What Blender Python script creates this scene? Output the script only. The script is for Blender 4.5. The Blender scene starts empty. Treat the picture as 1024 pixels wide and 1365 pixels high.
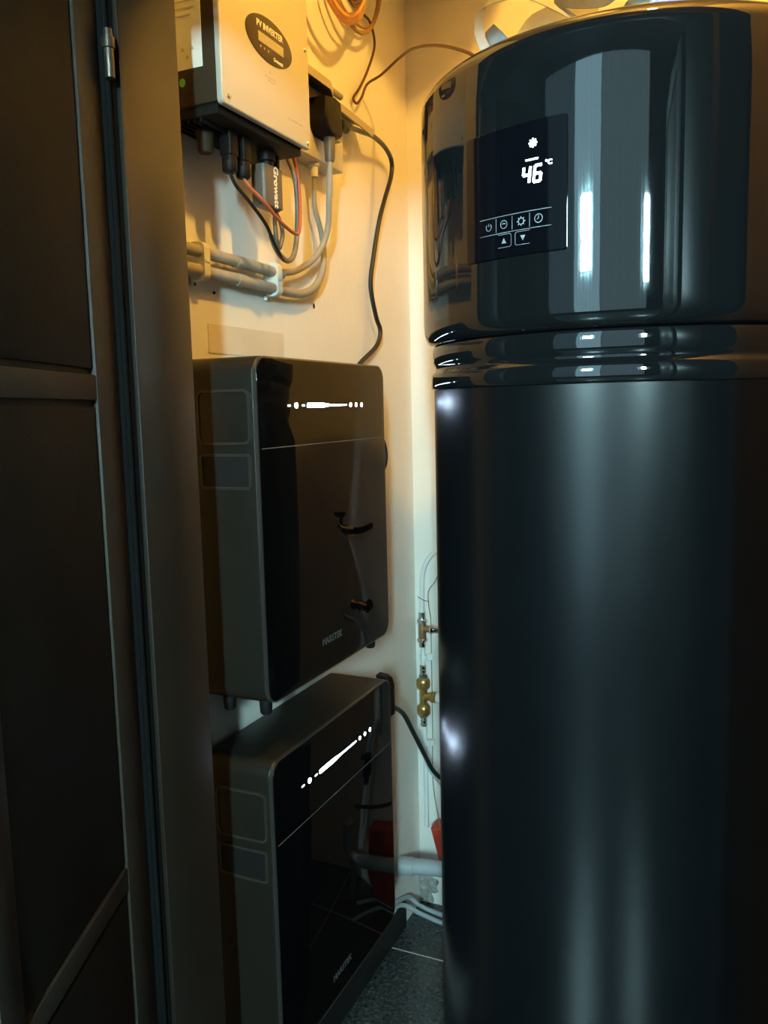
import bpy, bmesh, math, random
from mathutils import Vector, Matrix
random.seed(4)
sc = bpy.context.scene
PI = math.pi

# ------------------------------------------------------------------ camera
def look(f, pitch, roll, head, loc):
    p, r, h = map(math.radians, (pitch, roll, head))
    fw = Vector((-math.sin(h)*math.cos(p), math.cos(h)*math.cos(p), -math.sin(p)))
    rt = Vector((math.cos(h), math.sin(h), 0)); up = rt.cross(fw)
    r2 = rt*math.cos(r) - up*math.sin(r); u2 = up*math.cos(r) + rt*math.sin(r)
    cd = bpy.data.cameras.new('camera'); co = bpy.data.objects.new('camera', cd)
    sc.collection.objects.link(co)
    m = Matrix((r2, u2, -fw)).transposed().to_4x4(); m.translation = Vector(loc)
    co.matrix_world = m
    cd.sensor_fit = 'VERTICAL'; cd.sensor_height = 36; cd.lens = f/1365*36
    cd.clip_start = .02
    return co
sc.camera = look(1114.4, 7.095, 1.328, 24.207, (.9041, 0, 1.5))

# ------------------------------------------------------------------ world, exposure, lights
w = bpy.data.worlds.new('world'); sc.world = w; w.use_nodes = True
w.node_tree.nodes['Background'].inputs[0].default_value = (.55, .75, .95, 1)
w.node_tree.nodes['Background'].inputs[1].default_value = .02
sc.view_settings.view_transform = 'Standard'; sc.view_settings.look = 'None'
sc.view_settings.gamma = 1; sc.view_settings.use_curve_mapping = False
sc.view_settings.exposure = 0
WARM = (1, .55, .085)
LAMP_POS = (.86, 1.07, 2.78)
LAMP_W = 52
DAY = (.52, .88, .94)
DAY1, DAY2, GLOW = 560.0, 640.0, 5.0        # radiance of the two bare panes and of the added glow panels
LED = 60.0

# ------------------------------------------------------------------ helpers
def mat(name, col, rough=.5, metal=0, bump=0, bscale=200, var=0, vscale=8, coat=0, crough=.03, spec=.5, emit=0, ecol=None, trans=0, alpha=1, dist=.002, ior=None):
    m = bpy.data.materials.new(name); m.use_nodes = True
    nt = m.node_tree; b = nt.nodes['Principled BSDF']
    b.inputs['Base Color'].default_value = (*col, 1)
    b.inputs['Roughness'].default_value = rough
    b.inputs['Metallic'].default_value = metal
    b.inputs['Specular IOR Level'].default_value = spec
    b.inputs['Coat Weight'].default_value = coat
    b.inputs['Coat Roughness'].default_value = crough
    b.inputs['Transmission Weight'].default_value = trans
    b.inputs['Alpha'].default_value = alpha
    if ior: b.inputs['IOR'].default_value = ior
    if emit:
        b.inputs['Emission Color'].default_value = (*(ecol or col), 1)
        b.inputs['Emission Strength'].default_value = emit
    tc = nt.nodes.new('ShaderNodeTexCoord')
    if var:
        n = nt.nodes.new('ShaderNodeTexNoise'); n.inputs['Scale'].default_value = vscale
        n.inputs['Detail'].default_value = 6
        nt.links.new(tc.outputs['Object'], n.inputs['Vector'])
        mx = nt.nodes.new('ShaderNodeMix'); mx.data_type = 'RGBA'
        mx.inputs[6].default_value = (*[c*(1-var) for c in col], 1)
        mx.inputs[7].default_value = (*[min(1, c*(1+var)) for c in col], 1)
        rp = nt.nodes.new('ShaderNodeMapRange'); rp.inputs[1].default_value = .3; rp.inputs[2].default_value = .7
        nt.links.new(n.outputs['Fac'], rp.inputs[0]); nt.links.new(rp.outputs[0], mx.inputs[0])
        nt.links.new(mx.outputs[2], b.inputs['Base Color'])
    if bump:
        n2 = nt.nodes.new('ShaderNodeTexNoise'); n2.inputs['Scale'].default_value = bscale
        n2.inputs['Detail'].default_value = 3
        nt.links.new(tc.outputs['Object'], n2.inputs['Vector'])
        bp = nt.nodes.new('ShaderNodeBump'); bp.inputs['Strength'].default_value = bump
        bp.inputs['Distance'].default_value = dist
        nt.links.new(n2.outputs['Fac'], bp.inputs['Height']); nt.links.new(bp.outputs['Normal'], b.inputs['Normal'])
    return m

def link(name, bm, m, parent=None, smooth=True):
    """bm in world coordinates; stored relative to the parent's origin (parents are only translated)"""
    me = bpy.data.meshes.new(name)
    o = bpy.data.objects.new(name, me); sc.collection.objects.link(o)
    if parent is not None:
        off = Vector((0, 0, 0)); p = parent
        while p is not None: off += p.location; p = p.parent
        bmesh.ops.translate(bm, vec=-off, verts=bm.verts)
        o.parent = parent
    bmesh.ops.recalc_face_normals(bm, faces=bm.faces)
    for f in bm.faces: f.smooth = smooth
    if smooth:
        for e in bm.edges:
            if len(e.link_faces) == 2 and e.calc_face_angle(0) > math.radians(38): e.smooth = False
    bm.to_mesh(me); bm.free()
    me.materials.append(m)
    return o
def setorigin(o, loc):
    """move a single-mesh thing's origin to loc"""
    loc = Vector(loc); o.data.transform(Matrix.Translation(-loc)); o.location = loc
def thing(name, label, cat, loc, group=None):
    o = bpy.data.objects.new(name, None); sc.collection.objects.link(o); o.location = loc
    o.empty_display_size = .05
    o['label'] = label; o['category'] = cat
    if group: o['group'] = group
    return o
def tag(o, label, cat, group=None, loc=None):
    o['label'] = label; o['category'] = cat
    if group: o['group'] = group
    if loc: setorigin(o, loc)
    return o
def struct(name, bm, m, smooth=False):
    o = link(name, bm, m, None, smooth); o['kind'] = 'structure'; return o

def box(bm, x0, x1, y0, y1, z0, z1, bev=0, seg=2, M=None):
    r = bmesh.ops.create_cube(bm, size=1)
    vs = r['verts']
    for v in vs:
        v.co = Vector(((x0+x1)/2 + v.co.x*(x1-x0), (y0+y1)/2 + v.co.y*(y1-y0), (z0+z1)/2 + v.co.z*(z1-z0)))
    if bev:
        es = set(e for v in vs for e in v.link_edges)
        g = bmesh.ops.bevel(bm, geom=list(es), offset=bev, segments=seg, profile=.5, affect='EDGES')
        vs = list(set(vs_ for f in g['faces'] for vs_ in f.verts) | set(v for v in vs if v.is_valid))
    if M is not None:
        for v in vs:
            if v.is_valid: v.co = M @ v.co
    return vs
def B(*a, **k):
    bm = bmesh.new(); box(bm, *a, **k); return bm
def frame(o, u, v, n):
    """matrix taking (a,b,c) -> o + a u + b v + c n"""
    m = Matrix((Vector(u), Vector(v), Vector(n))).transposed().to_4x4(); m.translation = Vector(o); return m
def rrect(w_, h, r, n=6, cx=0, cy=0):
    pts = []
    for (sx, sy, a0) in ((1, 1, 0), (-1, 1, 90), (-1, -1, 180), (1, -1, 270)):
        for i in range(n+1):
            a = math.radians(a0 + 90*i/n)
            pts.append((cx+sx*(w_/2-r)+r*math.cos(a), cy+sy*(h/2-r)+r*math.sin(a)))
    return pts
def ellipse(a, b, n=36, cx=0, cy=0):
    return [(cx+a*math.cos(2*PI*i/n), cy+b*math.sin(2*PI*i/n)) for i in range(n)]
def prism(bm, pts, c0, c1, M, bev=0):
    """extrude outline pts (a,b) from c0 to c1, placed by M; bev = chamfer of the c1 rim"""
    n = len(pts)
    cx = sum(p[0] for p in pts)/n; cy = sum(p[1] for p in pts)/n
    rings = [(pts, c0)]
    if bev:
        def ins(d):
            out = []
            for i in range(n):
                p0, p1, p2 = pts[i-1], pts[i], pts[(i+1) % n]
                e1 = Vector((p1[0]-p0[0], p1[1]-p0[1])); e2 = Vector((p2[0]-p1[0], p2[1]-p1[1]))
                nn = Vector((-e1.y, e1.x)).normalized() + Vector((-e2.y, e2.x)).normalized()
                nn = nn.normalized() if nn.length > 1e-6 else Vector((0, 0))
                out.append((p1[0]+nn.x*d, p1[1]+nn.y*d))
            return out
        for k in range(4):
            a = k/3*PI/2
            rings.append((ins(bev*(1-math.cos(a))), c1 - (bev - bev*math.sin(a))*(1 if c1 > c0 else -1)))
    else: rings.append((pts, c1))
    vr = [[bm.verts.new(M @ Vector((p[0], p[1], c))) for p in ps] for ps, c in rings]
    for a, b in zip(vr, vr[1:]):
        for i in range(n): bm.faces.new((a[i], a[(i+1) % n], b[(i+1) % n], b[i]))
    bm.faces.new(vr[0][::-1]); bm.faces.new(vr[-1])
def P(pts, c0, c1, M, bev=0):
    bm = bmesh.new(); prism(bm, pts, c0, c1, M, bev); return bm
def crom(pts, sub):
    pts = [Vector(p) for p in pts]; out = []
    n = len(pts)
    for i in range(n-1):
        p0 = pts[max(i-1, 0)]; p1 = pts[i]; p2 = pts[i+1]; p3 = pts[min(i+2, n-1)]
        for k in range(sub):
            t = k/sub
            out.append(.5*((2*p1) + (p2-p0)*t + (2*p0-5*p1+4*p2-p3)*t*t + (3*p1-p0-3*p2+p3)*t**3))
    out.append(pts[-1]); return out
def tube(bm, pts, r, seg=10, sub=7, cap=True):
    ps = crom(pts, sub) if sub > 1 else [Vector(p) for p in pts]
    n = len(ps); rs = r if isinstance(r, (list, tuple)) else [r]*n
    if len(rs) != n:   # radii given per control point
        rs = [rs[min(int(i/sub), len(rs)-2)]*(1-(i/sub-min(int(i/sub), len(rs)-2))) + rs[min(int(i/sub), len(rs)-2)+1]*(i/sub-min(int(i/sub), len(rs)-2)) for i in range(n)]
    t = (ps[1]-ps[0]).normalized(); a = t.orthogonal().normalized(); prev = None
    for i, p in enumerate(ps):
        t = (ps[min(i+1, n-1)]-ps[max(i-1, 0)]).normalized()
        a = (a - t*a.dot(t)).normalized(); b = t.cross(a)
        ring = [bm.verts.new(p + (a*math.cos(2*PI*k/seg) + b*math.sin(2*PI*k/seg))*rs[i]) for k in range(seg)]
        if prev:
            for k in range(seg): bm.faces.new((prev[k], prev[(k+1) % seg], ring[(k+1) % seg], ring[k]))
        elif cap: bm.faces.new(ring[::-1])
        prev = ring
    if cap: bm.faces.new(prev)
def T(pts, r, **k):
    bm = bmesh.new(); tube(bm, pts, r, **k); return bm
def lathe(bm, prof, c, seg=32, axis='z', cap=True, a0=0, a1=2*PI):
    """prof = [(r, h)] about c; axis z, x or y"""
    c = Vector(c); full = abs(a1-a0-2*PI) < 1e-6
    rings = []
    for r, h in prof:
        ring = []
        for k in range(seg if full else seg+1):
            a = a0+(a1-a0)*k/seg
            x, y = r*math.cos(a), r*math.sin(a)
            d = {'z': Vector((x, y, h)), 'x': Vector((h, x, y)), 'y': Vector((x, h, y))}[axis]
            ring.append(bm.verts.new(c+d))
        rings.append(ring)
    n = len(rings[0])
    for A, Bq in zip(rings, rings[1:]):
        for k in range(n if full else n-1):
            bm.faces.new((A[k], A[(k+1) % n], Bq[(k+1) % n], Bq[k]))
    if cap and full:
        bm.faces.new(rings[0][::-1]); bm.faces.new(rings[-1])
def L(prof, c, **k):
    bm = bmesh.new(); lathe(bm, prof, c, **k); return bm
def textbm(s, size, ext, fn, bold=0, shear=0, cx=True, space=1.0, maxlen=None):
    """text as solid mesh; fn maps (u, v, w) -> world"""
    cu = bpy.data.curves.new('t', 'FONT'); cu.body = s; cu.size = size; cu.extrude = ext; cu.offset = bold; cu.shear = shear
    cu.align_x = 'CENTER' if cx else 'LEFT'; cu.align_y = 'CENTER'; cu.space_character = space
    cu.resolution_u = 3
    o = bpy.data.objects.new('t', cu); sc.collection.objects.link(o)
    dg = bpy.context.evaluated_depsgraph_get(); dg.update()
    me = bpy.data.meshes.new_from_object(o.evaluated_get(dg))
    bpy.data.objects.remove(o); bpy.data.curves.remove(cu)
    bm = bmesh.new(); bm.from_mesh(me); bpy.data.meshes.remove(me)
    if maxlen:
        for e in range(2):
            es = [e for e in bm.edges if e.calc_length() > maxlen]
            if es: bmesh.ops.subdivide_edges(bm, edges=es, cuts=1)
    for v in bm.verts: v.co = fn(v.co.x, v.co.y, v.co.z)
    return bm

# ------------------------------------------------------------------ materials
def wall_material():
    m = mat('painted_plaster', (.80, .77, .71), .62, bump=.25, bscale=55, var=.035, vscale=3, dist=.003)
    return m
WALL = wall_material()
TANWALL = mat('tan_wall_boards', (.72, .56, .36), .6, bump=.2, var=.1, vscale=6)
HALLM = mat('hall_paint', (.012, .013, .014), .8, var=.03, spec=.05)
CEIL = mat('ceiling_paint', (.45, .40, .33), .8, var=.03)
PATCH = mat('unpainted_patch', (.70, .62, .50), .75, var=.06, vscale=9)
MORTAR = mat('rough_mortar', (.30, .30, .27), .95, bump=1, bscale=120, var=.4, vscale=60, dist=.004)
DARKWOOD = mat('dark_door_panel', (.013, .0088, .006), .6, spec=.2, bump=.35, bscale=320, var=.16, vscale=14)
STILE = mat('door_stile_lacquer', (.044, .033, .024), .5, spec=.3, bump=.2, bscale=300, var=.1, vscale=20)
JAMB = mat('jamb_lacquer', (.020, .011, .005), .44, spec=1.1, bump=.08, bscale=260, var=.1, vscale=12)
SEAL = mat('black_rubber_seal', (.005, .005, .005), .85, spec=.2, bump=.1)
BRASSY = mat('aged_metal_hinge', (.16, .12, .09), .4, metal=.8, var=.3, vscale=80)
GLOSSBLACK = mat('gloss_black_cover', (.004, .0045, .005), .03, spec=.6, bump=.02, bscale=14, dist=.004)
SATIN = mat('satin_black_steel', (.0022, .0025, .003), .25, bump=.08, bscale=420, spec=.29, var=.1, vscale=30, dist=.0006)
PANELBLK = mat('display_glass', (.002, .002, .003), .06, spec=.25)
CASE = mat('anodised_case', (.022, .0185, .014), .36, metal=.2, spec=.45, bump=.08, bscale=500, var=.05, vscale=10)
CASEDK = mat('recess_plastic', (.006, .006, .006), .6, bump=.1)
CASELT = mat('worn_case_rim', (.05, .043, .035), .36, metal=.2, bump=.08)
GLASS = mat('black_glass', (.003, .003, .0035), .025, spec=.36)
BEZEL = mat('polished_edge', (.30, .28, .26), .3, metal=.9, bump=.03)
PRINT = mat('grey_print', (.10, .10, .10), .5, bump=.05)
LINE = mat('bright_trim_line', (.15, .15, .14), .5, metal=0, bump=.05)
LEDM = mat('led_white', (.9, .95, 1), .5, emit=LED, ecol=(.58, .76, 1), bump=.02)
LEDDIM = mat('led_dim', (.8, .85, .9), .5, emit=2.2, ecol=(.8, .88, 1), bump=.02)
DIGIT = mat('display_digits', (.9, .95, 1), .5, emit=9, ecol=(.72, .9, 1), bump=.02)
ICON = mat('touch_icon_print', (.16, .18, .19), .5, emit=.025, ecol=(.8, .9, 1), bump=.02)
RUBBER = mat('black_rubber', (.008, .008, .008), .55, spec=.3, bump=.15)
BLKPLA = mat('black_plastic', (.008, .006, .005), .5, spec=.2, bump=.1)
BLKCAB = mat('black_cable', (.014, .013, .012), .38, bump=.15, bscale=90)
DARKGREEN = mat('dark_green_black_cable', (.012, .022, .02), .35, bump=.1)
BROWNCAB = mat('brown_cable', (.10, .045, .02), .45, bump=.1)
ORANGE = mat('orange_cable', (.80, .36, .10), .45, bump=.1)
REDCAB = mat('red_cable', (.42, .09, .035), .45, bump=.1)
GREYCAB = mat('grey_cable', (.31, .28, .23), .5, bump=.15)
GREYPVC = mat('grey_pvc', (.40, .45, .47), .4, bump=.1, var=.06, vscale=20)
CONDUIT = mat('painted_conduit', (.36, .33, .28), .55, bump=.3, bscale=70, var=.12, vscale=25)
CLIP = mat('cream_plastic_clip', (.74, .72, .66), .5, bump=.1)
INVFRONT = mat('cream_powder_coat', (.52, .485, .41), .40, bump=.12, bscale=600, spec=.5, var=.02, vscale=5)
INVSIDE = mat('grey_brown_aluminium', (.045, .028, .014), .55, spec=.15, metal=0, bump=.1)
INVBOT = mat('black_base_plate', (.010, .009, .007), .6, spec=.15, bump=.2)
BADGE = mat('badge_black', (.035, .018, .010), .22, spec=.5, bump=.02)
LCD = mat('lcd_grey', (.42, .38, .30), .3, bump=.02)
WHITEPRINT = mat('white_print', (.85, .84, .80), .5, bump=.02)
FAINT = mat('faint_grey_print', (.46, .43, .38), .5, bump=.02)
STICKER = mat('white_sticker', (.80, .78, .70), .5, var=.03)
STICKINK = mat('sticker_ink', (.55, .47, .33), .6, bump=.02)
GREEN = mat('green_dot_sticker', (.10, .42, .14), .5, bump=.02)
SCREW = mat('screw_chrome', (.75, .72, .66), .25, metal=1, bump=.05)
GREYDONGLE = mat('grey_dongle_shell', (.115, .098, .078), .4, bump=.1)
CHROME = mat('chrome_fitting', (.62, .66, .68), .16, metal=1, bump=.1, bscale=300)
COPPER = mat('copper_tee', (.50, .34, .20), .35, metal=.9, bump=.1)
BRASS = mat('brass_fitting', (.62, .44, .16), .3, metal=.95, bump=.15, bscale=150, var=.15, vscale=60)
BLUERING = mat('blue_grey_ring', (.12, .2, .26), .35, metal=.5, bump=.05)
WHITEPIPE = mat('white_plastic_pipe', (.80, .84, .82), .35, bump=.05)
REDPLA = mat('red_plastic', (.50, .045, .022), .45, bump=.5, bscale=40, var=.25, vscale=22)
BAG = mat('white_carrier_bag', (.34, .325, .28), .4, bump=.4, bscale=40, var=.05, trans=.1, dist=.004)
BAGGREY = mat('grey_blue_strap', (.15, .145, .13), .4, bump=.5, bscale=60, var=.2, vscale=30)
CREAMBOX = mat('cream_paper', (.60, .50, .26), .6, bump=.2, bscale=30, var=.03)
PURPLE = mat('purple_foil', (.30, .26, .95), .22, bump=.6, bscale=50, var=.5, vscale=45)
LAMPW = mat('lamp_enamel', (.8, .8, .78), .4, bump=.05)
BULB_R = .024
BULB = mat('warm_bulb', (1, .8, .5), .5, emit=LAMP_W/(4*PI*PI*BULB_R**2), ecol=WARM, bump=.01)
GLOWM = mat('added_glow_panel', (.5, .65, .7), .9, emit=GLOW, ecol=(.42, .74, .88), bump=.02)
GLOWM2 = mat('added_glow_panel_dim', (.4, .5, .55), .9, emit=GLOW*.30, ecol=(.46, .74, .84), bump=.02)
GLOWM3 = mat('added_glow_panel_faint', (.3, .4, .45), .9, emit=GLOW*.15, ecol=(.42, .74, .88), bump=.02)
PANE1 = mat('daylit_pane', (.8, .9, 1), .3, emit=DAY1, ecol=DAY, bump=.01)
PANE2 = mat('daylit_pane_narrow', (.8, .9, 1), .3, emit=DAY2, ecol=DAY, bump=.01)

def tile_mat():
    m = mat('dark_speckled_tile', (.03, .036, .036), .22, bump=.06, bscale=180, spec=.6)
    nt = m.node_tree; b = nt.nodes['Principled BSDF']; tc = [n for n in nt.nodes if n.type == 'TEX_COORD'][0]
    n = nt.nodes.new('ShaderNodeTexNoise'); n.inputs['Scale'].default_value = 95; n.inputs['Detail'].default_value = 8; n.inputs['Roughness'].default_value = .8
    g = nt.nodes.new('ShaderNodeNewGeometry')
    nt.links.new(g.outputs['Position'], n.inputs['Vector'])
    r = nt.nodes.new('ShaderNodeValToRGB')
    e = r.color_ramp.elements
    e[0].position = .42; e[0].color = (.016, .020, .021, 1); e[1].position = .78; e[1].color = (.34, .38, .37, 1)
    x = e.new(.56); x.color = (.06, .072, .072, 1)
    nt.links.new(n.outputs['Fac'], r.inputs[0]); nt.links.new(r.outputs[0], b.inputs['Base Color'])
    return m
TILE = tile_mat()
FOOTSHADE = mat('painted_foot_shade', (.012, .013, .013), .35, bump=.1)  # near-black colour stands for the battery's shade at the wall foot
GROUT = mat('white_grout', (.74, .76, .73), .8, bump=.3)

# ------------------------------------------------------------------ setting
XR = 1.20          # right wall of the cupboard
YB = 2.22          # back wall
YF0, YF1 = .90, 1.04   # front wall thickness (lining boards)
ZC = 2.97
ZH = 3.85
fl = struct('floor', B(-2.2, 3.2, -3.2, 2.4, -.06, -.0012), GROUT)
tx = [.555 + .6*k for k in range(-5, 5)]; ty = [1.98 + .6*k for k in range(-9, 1)]
g = .0026
for i, x in enumerate(tx):
    for j, y in enumerate(ty):
        x1 = min(x+.6, 3.2); y1 = min(y+.6, 2.4)
        bm = B(x+g, x1-g, y+g, y1-g, -.010, 0, bev=.0006, seg=1)
        link('tile', bm, TILE, fl, False)
struct('wall_left', B(-.12, 0, YF0-.02, YB+.12, 0, ZC), WALL)
struct('wall_foot_shade_left', B(0, .009, YF1, 2.085, 0, .078, bev=.002), FOOTSHADE, True)  # dark strip added in place of the shade under the lower battery
struct('wall_back', B(0, XR+.12, YB, YB+.12, 0, ZC), WALL)
struct('wall_right', B(XR, XR+.12, YF0, YB, 0, ZC), TANWALL)
struct('ceiling', B(-.12, XR+.12, YF0, YB+.12, ZC, ZC+.1), CEIL)
bm = B(-2.1, .105, YF0+.005, YF1-.006, 0, ZH); box(bm, .985, 3.1, YF0+.005, YF1-.006, 0, ZH); box(bm, .105, .985, YF0+.005, YF1-.006, 2.12, ZH)
struct('wall_front', bm, HALLM)
struct('wall_hall_left', B(-2.2, -2.1, -3.1, YF0, 0, ZH), HALLM)
struct('wall_hall_right', B(3.1, 3.2, -3.1, YF0, 0, ZH), HALLM)
struct('ceiling_hall', B(-2.2, 3.2, -3.2, YF0, ZH, ZH+.1), HALLM)
# hall back wall: two bare slits of window, plus glow panels added for boiler reflections
W1 = (-.40, .04, 2.15, 2.74); W2 = (1.88, 2.12, 2.0, 2.72)
bm = bmesh.new()
box(bm, -2.2, 3.2, -3.1, -3.0, 0, ZH)
struct('wall_hall_back', bm, HALLM)
for k, (W, pm) in enumerate(((W1, PANE1), (W2, PANE2))):
    YW = -2.90
    bm = bmesh.new(); f = .025
    for q in ((W[0], W[0]+f, W[2], W[3]), (W[1]-f, W[1], W[2], W[3]), (W[0]+f, W[1]-f, W[2], W[2]+f), (W[0]+f, W[1]-f, W[3]-f, W[3])):
        box(bm, q[0], q[1], YW-.04, YW+.02, q[2], q[3], bev=.003)
    wo = struct('window_%d' % (k+1), bm, LAMPW)
    link('window_pane', B(W[0]+f, W[1]-f, YW-.02, YW-.01, W[2]+f, W[3]-f), pm, wo, False)

# jamb linings (board in front of the wall end) and dark frame face
def lining(name, x0, x1, face):
    o = struct(name, B(x0, x1, YF0+.016, YF1, 0, 2.11, bev=.002), JAMB, True)
    return o
for k, (xa, xb_, bmat) in enumerate(((-.66, .34, GLOWM), (.36, 2.05, GLOWM2), (-2.05, -.68, GLOWM3))):
    bm = bmesh.new(); n = int((xb_-xa)/.035); vs = []
    for i in range(n+1):      # folded glowing panel added behind the camera, brightness shaped to the boiler reflection
        x = xa+(xb_-xa)*i/n; y = -2.962+.012*math.sin(i*1.9)+.006*math.sin(i*.7+k)
        vs.append([bm.verts.new((x, y+d, z)) for d, z in ((0, .35), (0, ZH-.02), (-.004, ZH-.02), (-.004, .35))])
    for A, Bq in zip(vs, vs[1:]):
        for q in range(4): bm.faces.new((A[q], Bq[q], Bq[(q+1) % 4], A[(q+1) % 4]))
    struct('window_%d' % (k+3), bm, bmat, True)  # unseen glow panels, numbered on after the real windows
# jambs
t1 = lining('trim_1', .105, .130, 1)
link('rubber_seal', B(.085, .124, YF0-.008, YF0+.0155, 0, 2.11, bev=.003), SEAL, t1)
link('seal_lip', T([(.1255, YF0-.004, .01), (.1255, YF0-.004, 2.10)], .0035, sub=1, seg=8), SEAL, t1)
t2 = lining('trim_2', .960, .985, -1)
t3 = struct('trim_3', B(.130, .960, YF0+.016, YF1, 2.095, 2.12, bev=.002), JAMB, True)

# door leaf: stile, rails and recessed panels
def door(name, P0, d, n, width, sw=.055, smat=None):
    smat = smat or STILE
    """d runs from the hinge towards the free edge, n faces the viewer"""
    M = frame(P0, d, (0, 0, 1), n)
    def bb(a0, a1, z0, z1, c0, c1, bev=.0015): return B(a0, a1, z0, z1, c0, c1, bev=bev, M=M)
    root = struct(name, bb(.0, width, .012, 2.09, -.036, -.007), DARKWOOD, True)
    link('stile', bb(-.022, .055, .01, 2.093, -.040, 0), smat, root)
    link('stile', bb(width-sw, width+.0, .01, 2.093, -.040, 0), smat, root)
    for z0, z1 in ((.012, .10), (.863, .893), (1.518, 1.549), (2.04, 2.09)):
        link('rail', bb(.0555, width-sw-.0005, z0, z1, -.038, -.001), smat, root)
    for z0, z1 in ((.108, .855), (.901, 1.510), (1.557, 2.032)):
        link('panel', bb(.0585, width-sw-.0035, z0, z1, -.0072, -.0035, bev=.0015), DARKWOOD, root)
    return root, M
d1, M1 = door('door_1', (.125, .872, 0), (.370, -.929, 0), (.929, .370, 0), .395, .045)
bm = bmesh.new()
lathe(bm, [(.0, 0), (.006, .001), (.0065, .004), (.0065, .036), (.0085, .037), (.0085, .050), (.0065, .051), (.006, .060), (0, .061)], (.1335, .892, 1.925), seg=12)
link('hinge', bm, BRASSY, d1)
d2, M2 = door('door_2', (.965, .872, 0), (.33, -.944, 0), (-.944, -.33, 0), .44, .055, DARKWOOD)

# wall details
bm = P(rrect(.26, .052, .003, cx=1.392, cy=1.631), 0, .0012, frame((0, 0, 0), (0, 1, 0), (0, 0, 1), (1, 0, 0)))
pt = link('plaster_patch', bm, PATCH); tag(pt, 'tan unpainted rectangle on the wall just above the upper battery', 'patch', loc=(0, 1.39, 1.605))
bm = bmesh.new(); bmesh.ops.create_icosphere(bm, subdivisions=2, radius=1)
for v in bm.verts:
    s = 1+.35*math.sin(v.co.y*9)
    v.co = Vector((.0012+v.co.x*.0018*s, 1.658+v.co.y*.0032, 1.7262+v.co.z*.0065))
tag(link('nail_hole', bm, SEAL), 'small dark nail hole in wall to the right of the conduits', 'nail hole', loc=(0, 1.658, 1.7262))
bm = bmesh.new(); bmesh.ops.create_icosphere(bm, subdivisions=4, radius=1)
for v in bm.verts:
    q = v.co.copy(); k = 1+.16*math.sin(7*q.x+3*q.z)+.12*math.cos(11*q.z+2*q.x)
    v.co = Vector((.006+q.x*.046*k, YB-.002+q.y*.013*k, .050+q.z*.050*k))
tag(link('mortar_lump', bm, MORTAR), 'rough grey lump of mortar at foot of corner behind the boiler', 'mortar', loc=(.006, YB, .0))

# ceiling lamp in the cupboard
lp = thing('ceiling_lamp', 'warm bare bulb hanging on short flex from the cupboard ceiling', 'lamp', (LAMP_POS[0], LAMP_POS[1], ZC))
lx, ly, lz = LAMP_POS
link('ceiling_rose', L([(0, 0), (.045, 0), (.043, -.018), (.012, -.028), (0, -.028)], (lx, ly, ZC), seg=24, cap=False), LAMPW, lp)
link('flex', T([(lx, ly, ZC-.026), (lx, ly, lz+.102)], .004, sub=1), BLKCAB, lp)
link('socket', L([(0, .105), (.012, .104), (.018, .09), (.018, .055), (.015, .045), (0, .045)], (lx, ly, lz), seg=20, cap=False), BLKPLA, lp)

# white hose under the ceiling, its shape added to shade the upper wall corner
hp = crom([(.158, YB-.003, 2.718), (.25, 2.02, 2.705), (.33, 1.82, 2.695), (.40, 1.64, 2.700), (.48, 1.52, 2.80), (.50, 1.48, ZC-.003)], 14)
tag(link('shading_hose', T(hp, [.150+.005*math.sin(i*2.2) for i in range(len(hp))], seg=28, sub=1), WHITEPIPE), 'white ribbed hose at top edge, added to shade wall corner', 'hose', loc=(.14, YB, 2.665))

bprof = [(0, -BULB_R)]+[(BULB_R*math.sin(PI*k/12), -BULB_R*math.cos(PI*k/12)) for k in range(1, 10)]+[(.0125, .028), (.012, .046), (0, .046)]
link('bulb', L(bprof, LAMP_POS, seg=20, cap=False), BULB, lp)

# ------------------------------------------------------------------ boiler
CX, CY = .6984, 1.4549
RH = .335
bo = thing('water_heater', 'tall black cylindrical heat pump water heater with glowing display', 'water heater', (CX, CY, 0))
link('tank_body', L([(0, 0), (.30, 0), (.312, .006), (.319, .02), (.3195, .05), (.3195, 1.5262)], (CX, CY, 0), seg=160, cap=False), SATIN, bo)
link('trim_ring', L([(.300, 1.5262), (.3205, 1.5262), (.3225, 1.5275), (.3245, 1.5305), (.3245, 1.5500), (.3225, 1.5535), (.3185, 1.5575), (.3175, 1.5625), (.3195, 1.5665), (.3215, 1.571), (.3215, 1.590), (.3200, 1.5955), (.3170, 1.5975), (.300, 1.5975)], (CX, CY, 0), seg=160, cap=False), GLOSSBLACK, bo)
prof = [(.300, 1.598), (.3195, 1.598), (.3240, 1.600), (.3285, 1.6045), (.3320, 1.6115), (.3342, 1.621), (.335, 1.634)]
prof += [(.335, 1.70), (.335, 1.90), (.335, 1.963)]
for k in range(1, 9):
    a = k/8*PI/2; prof.append((.335-.048*(1-math.cos(a)), 1.963+.033*math.sin(a)))
prof += [(.27, 1.9965), (.15, 1.998), (0, 1.999)]
head = link('head_cover', L(prof, (CX, CY, 0), seg=160, cap=False), GLOSSBLACK, bo)
A0 = math.radians(-108.75)
def cyl(R):
    def f(u, v, w_):
        a = A0 + u/RH
        return Vector((CX+(R+w_)*math.cos(a), CY+(R+w_)*math.sin(a), v))
    return f
def uu(deg): return (math.radians(deg)-A0)*RH
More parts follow.
